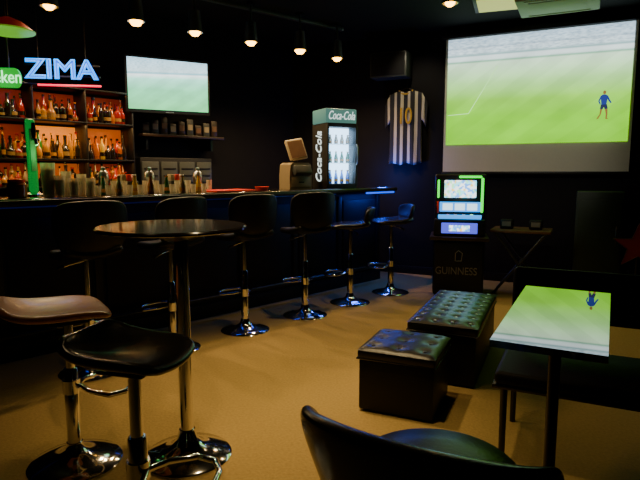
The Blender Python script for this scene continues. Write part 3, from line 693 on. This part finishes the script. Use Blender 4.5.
MB().box((gw*.43, .015, gh*.66), (.028, .02, gh*.56), bev=.01).build('light_strip', 'game_green', t)
MB().box((-gw*.43, .015, gh*.76), (.022, .02, gh*.3), bev=.01).build('light_strip', 'game_green', t)
MB().box((-gw*.43, .015, gh*.46), (.022, .02, gh*.2), bev=.01).build('light_strip', 'red', t)
MB().box((.1, .015, gh*.955), (gw*.45, .02, .025), bev=.01).build('top_lamp', 'game_green', t)
bp_ = MB().box((0, -.105, .09), (gw*.7, .016, .11), bev=.005).build('belly_panel', 'game_purple', t)
MB().box((0, -.115, .09), (gw*.4, .008, .06), bev=.003).build('belly_picture', 'game', bp_)
lamp('POINT', Vector((g0.x, g0.y, gz+.4))+Vector((-.05, -.35, 0)), 1.2, (.4, .9, .8), .1, 'game_light')
# folding table right of the game
p = at_S(519, 290, .55); p.z = 0; zt2 = at_S(519, 230, .55).z
t = thing('folding_table', 'small brown cross legged folding table under the screen', 'table', p, SA)
MB().box((0, 0, zt2), (.6, .42, .03), bev=.008).build('tabletop', 'wood_brown', t)
for y in (-.17, .17):
    for s in (-1, 1): MB().tube([(s*.25, y, 0), (-s*.25, y, zt2-.015)], .014).build('leg', 'dgrey', t)
MB().tube([(0, -.17, zt2/2), (0, .17, zt2/2)], .01).build('hinge_rod', 'steel', t)
for k, px in enumerate((507, 536)):
    q = at_S(px, 225, .6); o = MB().box((0, 0, .05), (.13, .1, .1), bev=.012).box((0, -.051, .055), (.09, .004, .05), mi=1).build('container', ['black', 'text_dim']); o.location = (q.x, q.y, zt2+.016); o.rotation_euler = (0, 0, SA)
    tag(o, ['dark container on the left side of the folding table', 'dark container on the right side of the folding table'][k], 'container')
# tall green cabinet and star
p = at_S(594, 290, .3); p.z = 0
t = thing('green_cabinet', 'tall dark green cabinet standing under the screen', 'cabinet', p, SA)
hc = at_S(594, 191, .3).z
MB().box((0, 0, hc/2+.02), (.44, .38, hc-.04), bev=.012).build('body', 'greencab', t)
d = MB().box((0, -.195, hc/2), (.4, .02, hc-.16), bev=.006).build('door', 'greencab', t); MB().tube([(.16, -.21, hc*.5), (.16, -.23, hc*.52), (.16, -.23, hc*.66), (.16, -.21, hc*.68)], .008).build('handle', 'blackmetal', d)
MB().box((0, 0, .02), (.4, .34, .04)).build('plinth', 'black', t)
p = at_S(638, 247, .9)
t = thing('star_lamp', 'dim red five pointed star at the right picture edge', 'star', p, SA)
st = [((.22 if k % 2 == 0 else .09)*math.sin(k*PI/5), (.22 if k % 2 == 0 else .09)*math.cos(k*PI/5)) for k in range(10)]
MB().prism(st, 0, .03).build('star', 'redstar', t, smooth=False)
MB().tube([(x, -.004, z) for x, z in st], .006, 8, True).build('rim', 'darkred', t)
MB().tube([(0, .03, -.05), (0, .05, -p.z+.01)], .012).build('pole', 'blackmetal', t); MB().lathe([(.12, 0), (.12, .012), (.03, .02)], (0, .05, -p.z)).build('base', 'blackmetal', t)
# ------------------------------------------------------------------ ceiling
BZ = 2.6
def spot(px, py, label, z=BZ, power=60, big=1):
    p = at_z(px, py, z)
    t = thing('spotlight', label, 'spotlight', (p.x, p.y, CZ), BA, 'ceiling spotlights over the bar')
    d = CZ-z
    MB().lathe([(.05, -.025), (.05, -.001)], n=24).build('mount', 'black', t)
    MB().tube([(0, 0, -.02), (0, 0, -d+.14)], .012).build('stem', 'dgrey', t)
    MB().lathe([(.02, -d+.2), (.05, -d+.19), (.072, -d-.005), (.066, -d-.005), (.05, -d+.05), (.02, -d+.1)], n=28).build('housing', 'steel', t)
    MB().lathe([(.004, -d-.034*big), (.026*big, -d-.028*big), (.042*big, -d-.008), (.046, -d+.018), (.02, -d+.05)], n=20).build('bulb', 'bulb', t)
    lamp('SPOT', (p.x, p.y, z-.09), power, (1, .66, .3), .04, 'spot_light_source', cone=R(150))
nm = ['second', 'third', 'fourth', 'fifth', 'sixth']
spot(49, 6, 'ceiling spotlight first from the left above the bottle shelf')
for k, (x, y) in enumerate(((136, 21), (195, 32), (251, 42), (300, 50), (337, 58))):
    spot(x, y, '%s lit ceiling spotlight from the left over the bar' % nm[k], big=1.35 if k in (0, 3) else 1.2)
spot(450, 3, 'ceiling spotlight nearest the projection screen', 2.8, 12)
pa, pb = at_z(49, 6, BZ), at_z(337, 58, BZ); dd = pb-pa
t = thing('light_track', 'dark ceiling track rail running over the row of spotlights', 'track', ((pa.x+pb.x)/2, (pa.y+pb.y)/2, CZ), math.atan2(dd.y, dd.x))
MB().box((0, .09, -.02), (dd.length+.3, .05, .04), bev=.005).build('rail', 'dgrey', t)
for s in (-1, 1): MB().box((s*(dd.length/2+.15), .09, -.02), (.02, .054, .044), bev=.004).build('end_cap', 'steel', t)
p = at_z(500, 2, CZ-.02)
t = thing('ceiling_light', 'square yellowish ceiling light panel in front of the screen', 'ceiling light', (p.x, p.y, CZ), R(-20))
MB().box((0, 0, -.02), (.5, .5, .04), bev=.006).build('frame', 'black', t); MB().box((0, 0, -.042), (.42, .42, .008)).build('diffuser', 'ceilpanel', t)
p = at_z(558, 6, 2.86)
t = thing('air_conditioner', 'pale ceiling box unit above the projection screen', 'air conditioner', (p.x, p.y, CZ), SA)
MB().box((0, 0, -.06), (.72, .6, .12), bev=.015).build('body', 'palepanel', t)
MB().box((0, 0, -.123), (.5, .4, .008), bev=.003).build('intake_panel', 'palepanel', t)
for s in (-1, 1): MB().box((0, s*.25, -.122), (.56, .03, .01), bev=.003).build('vent_flap', 'palepanel', t)
p = at_off(8, 31, 1.2)
t = thing('dish_pendant', 'wide dark dish pendant lamp at the upper left over the bar', 'pendant lamp', (p.x, p.y, CZ))
d = CZ-p.z
MB().lathe([(.04, -.02), (.04, -.001)]).build('ceiling_rose', 'black', t); MB().tube([(0, 0, -.02), (0, 0, -d+.06)], .008).build('cord', 'black', t)
MB().lathe([(.03, -d+.1), (.1, -d+.07), (.19, -d), (.185, -d-.005), (.09, -d+.055)], n=40).build('shade', 'redshade', t)
MB().lathe([(.15, -d-.016), (.186, -d-.006), (.19, -d+.003), (.1, -d+.03)], n=40).build('diffuser', 'lampglow', t)
# ------------------------------------------------------------------ general light
for (x, y, pw, cn) in ((-.25, 3.1, 165, 58), (.2, 4.3, 55, 58), (.05, 2.35, 95, 52), (-1.2, 2.3, 12, 70)):
    lamp('SPOT', (x, y, 2.9), pw, (1, .72, .34), .06, 'ceiling_downlight', cone=R(cn))
w = bpy.data.worlds.new('dark_room'); bpy.context.scene.world = w; w.use_nodes = True
w.node_tree.nodes['Background'].inputs[0].default_value = (.05, .04, .03, 1); w.node_tree.nodes['Background'].inputs[1].default_value = .05
